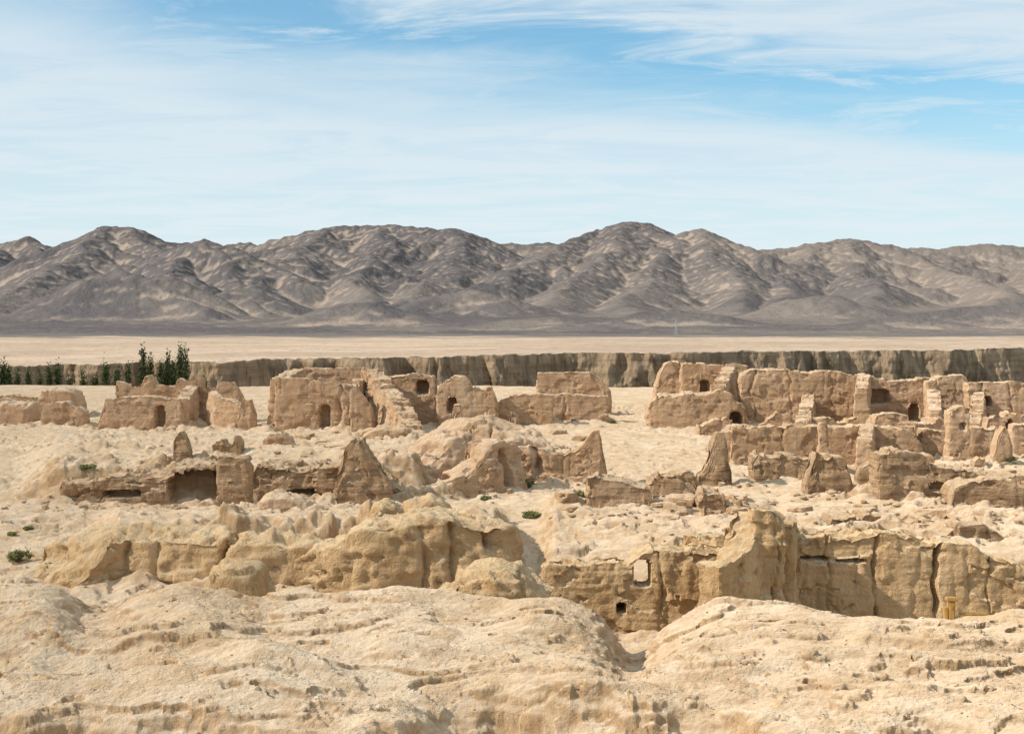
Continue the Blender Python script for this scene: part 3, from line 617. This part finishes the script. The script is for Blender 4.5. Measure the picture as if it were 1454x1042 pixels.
def shrub(px,d,r,h):
    x=(px-CX)/F*d;z=float(gz(np.array([x]),np.array([d]))[0])
    e=bpy.data.objects.new('desert_shrub',None);bpy.context.collection.objects.link(e);e.location=(x,d,z)
    vs=[];qs=[];off=0;cen=[]
    for i in range(26):
        a=rs.rand()*6.28;rr=r*rs.uniform(.2,1);tip=np.array([math.cos(a)*rr,math.sin(a)*rr,h*rs.uniform(.4,1)*(1-.4*(rr/r)**2)])
        v,q=tube((0,0,-.05),tip,.012,.004,4);vs.append(v);qs.append(q+off);off+=len(v)
        cen.append(tip+rs.normal(size=(45,3))*r*.13)
    s_=new_mesh('stems',np.concatenate(vs),np.concatenate(qs),True,M_bark);s_.parent=e
    v,q=leaves(np.concatenate(cen),.035+r*.02,rs);l_=new_mesh('leaves',v,q,False,M_shr);l_.parent=e
def dz(px,py):
    ds=np.linspace(28,110,400);xs=(px-CX)/F*ds;zz=gz(xs,ds);yy=HY-zz/ds*F
    i=np.argmin(np.abs(yy-py));return float(ds[i])
for px,py,r,h in [(28,797,.36,.3),(110,806,.2,.25),(70,812,.16,.25),(92,770,.12,.1),(40,752,.15,.1),(750,694,.34,.35),(825,714,.24,.4),(755,734,.3,.18),(480,731,.3,.3),(1430,655,.4,.3),(125,670,.3,.12),(690,710,.2,.1),(18,760,.15,.1),(870,600,.3,.15)]:
    shrub(px,dz(px,py),r,h)
# ---------------------------------------------------------------- stones
def ico(k=2):
    import bmesh
    bm=bmesh.new();bmesh.ops.create_icosphere(bm,subdivisions=k,radius=1);v=np.array([q.co[:] for q in bm.verts]);f=np.array([[w.index for w in q.verts] for q in bm.faces]);bm.free();return v,f
I2=ico(2);I4=ico(4)
def stones(name,pos,sizes,mat,I=I2,flat=.65,smooth=False):
    vs=[];fs=[];off=0;iv,if_=I
    for p,s in zip(pos,sizes):
        sc=s*rs.uniform(.6,1.3,3)*np.array([1,1,flat]);o=rs.rand(3)*50
        r=1+.45*fbm(iv[:,0]*1.1+o[0],iv[:,1]*1.1+o[1],iv[:,2]*1.1+o[2],4 if len(iv)>400 else 1,.6);v=iv*r[:,None]
        v=np.clip(v,-.8,.8)*sc;a=rs.rand()*6.28;ca,sa=math.cos(a),math.sin(a);v=np.stack([v[:,0]*ca-v[:,1]*sa,v[:,0]*sa+v[:,1]*ca,v[:,2]],1)+p
        vs.append(v);fs.append(if_+off);off+=len(v)
    return new_mesh(name,np.concatenate(vs),np.concatenate(fs),smooth,mat)
pp=[];sz=[]
for (wx,wy,w0,sk) in WALLS:
    for i in range(7):
        k_=rs.randint(len(wx));x=wx[k_]+rs.normal()*1.2;y=wy[k_]-w0-abs(rs.normal())*0.5
        if y>27: pp.append((x,y));sz.append(min(.28,.04+rs.exponential(.045))*(1 if y<60 else 1.2))
for i in range(120):
    px=rs.uniform(-200,1700);d=rs.uniform(38,105);pp.append(((px-CX)/F*d,d));sz.append(min(.15,.03+rs.exponential(.02)))
for (cx,cd,n,sp,s0) in [(1020,51,50,1.3,.12),(950,54,40,1.6,.12),(860,49,15,1.5,.08),(170,54.8,50,2.4,.14),(400,54.8,40,2.5,.11),(1200,57,25,2,.12),(1300,52,25,2.5,.13),(650,57,15,1.8,.08),(905,25.5,10,.5,.12),(1360,46,30,2,.12)]:
    for i in range(n):
        pp.append(((cx-CX)/F*cd+rs.normal()*sp,cd+rs.normal()*sp*.5));sz.append(s0*rs.uniform(.4,1.8))
pp=np.array(pp);z=gz(pp[:,0],pp[:,1]);sz=np.array(sz)
stones('rubble_stones',np.column_stack([pp,z+sz*.1]),sz,M_bank)
pp=[];sz=[]
for i in range(75):
    c_=[(1020,50,2.5),(940,53,3),(1200,54,4),(1330,48,4),(1400,58,5),(1150,70,6),(1300,80,6),(560,72,4),(800,78,6),(640,80,5),(430,76,5),(1420,44,4),(1180,45,4),(1000,66,5)][rs.randint(14)]
    x=(c_[0]-CX)/F*c_[1]+rs.normal()*c_[2]*.8;y=c_[1]+rs.normal()*c_[2]*.5
    pp.append((x,y));sz.append(rs.uniform(.25,.75))
pp=np.array(pp);z=gz(pp[:,0],pp[:,1]);sz=np.array(sz)
stones('collapsed_earth_rubble',np.column_stack([pp,z-sz*.05]),sz,M_back,I4,.4,True)
pp=[];sz=[]
for i in range(1500):
    px=rs.uniform(-100,1550);d=rs.uniform(13,22);pp.append(((px-CX)/F*d,d));sz.append(min(.03,.004+rs.exponential(.005)))
pp=np.array(pp);z=gz(pp[:,0],pp[:,1]);sz=np.array(sz)
stones('gravel',np.column_stack([pp,z+sz*.2]),sz,M_ground)
# ---------------------------------------------------------------- wooden post & pylon
def flatmat(name,c1,c2,sc):
    mat=bpy.data.materials.new(name);nt=nodes(mat);b=NB(nt);geo=b.n('ShaderNodeNewGeometry');n=b.noise(b.mapping(geo.outputs['Position'],(1,1,.2)),sc,5,.6)
    p=b.n('ShaderNodeBsdfPrincipled');b.l(b.mix(b.ramp(n,.35,.65),c1,c2),p.inputs['Base Color']);p.inputs['Roughness'].default_value=.7;bp=b.n('ShaderNodeBump');bp.inputs['Distance'].default_value=.01;b.l(n,bp.inputs['Height']);b.l(bp.outputs[0],p.inputs['Normal']);o=b.n('ShaderNodeOutputMaterial');b.l(p.outputs[0],o.inputs[0]);return mat
M_wood=flatmat('yellow_wood',(0.50,0.30,0.08),(0.38,0.21,0.06),20);M_steel=flatmat('steel',(0.4,0.42,0.45),(0.3,0.31,0.33),1)
def box(name,c,s,mat,parent,bev=.01,rot=0):
    import bmesh
    bm=bmesh.new();bmesh.ops.create_cube(bm,size=1)
    for v in bm.verts: v.co=Vector((v.co.x*s[0],v.co.y*s[1],v.co.z*s[2]))
    bmesh.ops.bevel(bm,geom=bm.edges[:],offset=bev,segments=2,affect='EDGES');me=bpy.data.meshes.new(name);bm.to_mesh(me);bm.free();ob=bpy.data.objects.new(name,me);bpy.context.collection.objects.link(ob);me.materials.append(mat);ob.parent=parent;ob.location=c;ob.rotation_euler=(0,rot,0);return ob
# stand the post on the crest line of the foreground mesa
ds=np.linspace(18.5,21.8,120);xs=(1350-CX)/F*ds;yy=-gz(xs,ds)/ds;d=float(ds[np.argmin(yy)])
x=(1350-CX)/F*d;zz=float(gz(np.array([x]),np.array([d]))[0])
e=bpy.data.objects.new('wooden_post',None);bpy.context.collection.objects.link(e);e.location=(x,d,zz)
box('post',(0,0,.08),(.11,.11,.36),M_wood,e,.02,.03);box('cap',(.01,0,.28),(.17,.15,.06),M_wood,e,.015,.06);box('brace',(-.08,0,.05),(.05,.1,.22),M_wood,e,.01);box('rail',(.36,.02,.05),(.45,.05,.045),M_wood,e,.01,.02);box('peg',(.0,-.07,.17),(.04,.04,.06),M_wood,e,.01);box('rail_foot',(.5,.02,-.03),(.05,.05,.16),M_wood,e,.01)
d=1000.;x=(960-CX)/F*d;e=bpy.data.objects.new('transmission_tower',None);bpy.context.collection.objects.link(e);e.location=(x,d,-9)
for sx in (-1,1):
    for sy in (-1,1):
        v,q=tube((sx*.9,sy*.9,0),(sx*.2,sy*.2,12),.12,.1,5);o_=new_mesh('leg',v,q,True,M_steel);o_.parent=e
for zc,w in ((9,2.2),(10.5,1.8),(3,.75),(6,.5)):
    v,q=tube((-w,0,zc),(w,0,zc),.1,.1,5);o_=new_mesh('crossarm',v,q,True,M_steel);o_.parent=e
# ---------------------------------------------------------------- world
sd=Vector((-0.77,-0.24,0.585)).normalized()
el=math.asin(sd.z);rot=math.atan2(sd.x,sd.y)
w=bpy.data.worlds.new('World');bpy.context.scene.world=w;w.use_nodes=True;nt=w.node_tree;nt.nodes.clear();b=NB(nt)
sky=b.n('ShaderNodeTexSky',sky_type='NISHITA');sky.sun_disc=False;sky.sun_elevation=el;sky.sun_rotation=rot;sky.air_density=1.0;sky.dust_density=0.6;sky.ozone_density=1.5
tc=b.n('ShaderNodeTexCoord');sp=b.n('ShaderNodeSeparateXYZ');b.l(tc.outputs['Generated'],sp.inputs[0])
zc=b.math('MAXIMUM',sp.outputs[2],0.0)
den=b.math('ADD',zc,0.08)
cxn=b.math('DIVIDE',sp.outputs[0],den);cyn=b.math('DIVIDE',sp.outputs[1],den)
cb=b.n('ShaderNodeCombineXYZ');b.l(cxn,cb.inputs[0]);b.l(cyn,cb.inputs[1])
mp=b.n('ShaderNodeMapping');mp.inputs['Rotation'].default_value=(0,0,.45);mp.inputs['Scale'].default_value=(.55,1.0,1);mp.inputs['Location'].default_value=(.3,.0,0);b.l(cb.outputs[0],mp.inputs['Vector'])
c1=b.noise(mp.outputs[0],.9,5,.55,.6);c2=b.noise(mp.outputs[0],2.8,7,.66,.9)
azx=b.math('DIVIDE',sp.outputs[0],b.math('MAXIMUM',sp.outputs[1],.05))
line=b.math('ADD',zc,b.math('MULTIPLY',azx,.12))
line=b.math('ADD',line,b.math('MULTIPLY',b.math('SUBTRACT',c1,.5),.11))
line=b.math('ADD',line,b.math('MULTIPLY',b.math('SUBTRACT',c2,.5),.10))
gap=b.math('MULTIPLY',b.ramp(line,.136,.196),b.ramp(line,.234,.194))
cl=b.math('SUBTRACT',1.0,b.math('MULTIPLY',gap,.86))
cl=b.math('MULTIPLY',cl,b.math('ADD',.80,b.math('MULTIPLY',b.ramp(c2,.36,.60),.20)))
cl=b.math('ADD',cl,b.math('MULTIPLY',b.math('MULTIPLY',gap,b.ramp(c2,.47,.64)),.5))
hz=b.ramp(zc,.22,.02);cl=b.math('MAXIMUM',cl,b.math('MULTIPLY',hz,.95))
cl=b.math('MINIMUM',cl,1.0)
blue=b.mix(1.0,sky.outputs[0],(0.80,1.38,1.52),'MULTIPLY')
ccol=b.mix(hz,(6.9,8.0,8.7),(7.8,8.7,9.2))
fin=b.mix(b.math('MULTIPLY',cl,.95),blue,ccol)
bg=b.n('ShaderNodeBackground');bg.inputs['Strength'].default_value=.1;b.l(fin,bg.inputs['Color']);o=b.n('ShaderNodeOutputWorld');b.l(bg.outputs[0],o.inputs[0])
sl=bpy.data.lights.new('sun','SUN');sl.energy=5.0;sl.angle=math.radians(.5);sl.color=(1,.925,.81);so=bpy.data.objects.new('sun',sl);bpy.context.collection.objects.link(so);so.rotation_euler=sd.to_track_quat('Z','Y').to_euler();so.location=(-50,-20,60)
# ---------------------------------------------------------------- camera
cam=bpy.data.cameras.new('camera');cam.sensor_width=36;cam.lens=36*F/1454;cam.shift_y=-(521-HY)/1454;cam.clip_end=40000;cam.clip_start=.5
cob=bpy.data.objects.new('camera',cam);bpy.context.collection.objects.link(cob);cob.rotation_euler=(math.radians(90),0,0);bpy.context.scene.camera=cob
sc=bpy.context.scene;sc.view_settings.view_transform='Standard';sc.view_settings.look='None';sc.view_settings.exposure=0
print('done',time.time()-T0)
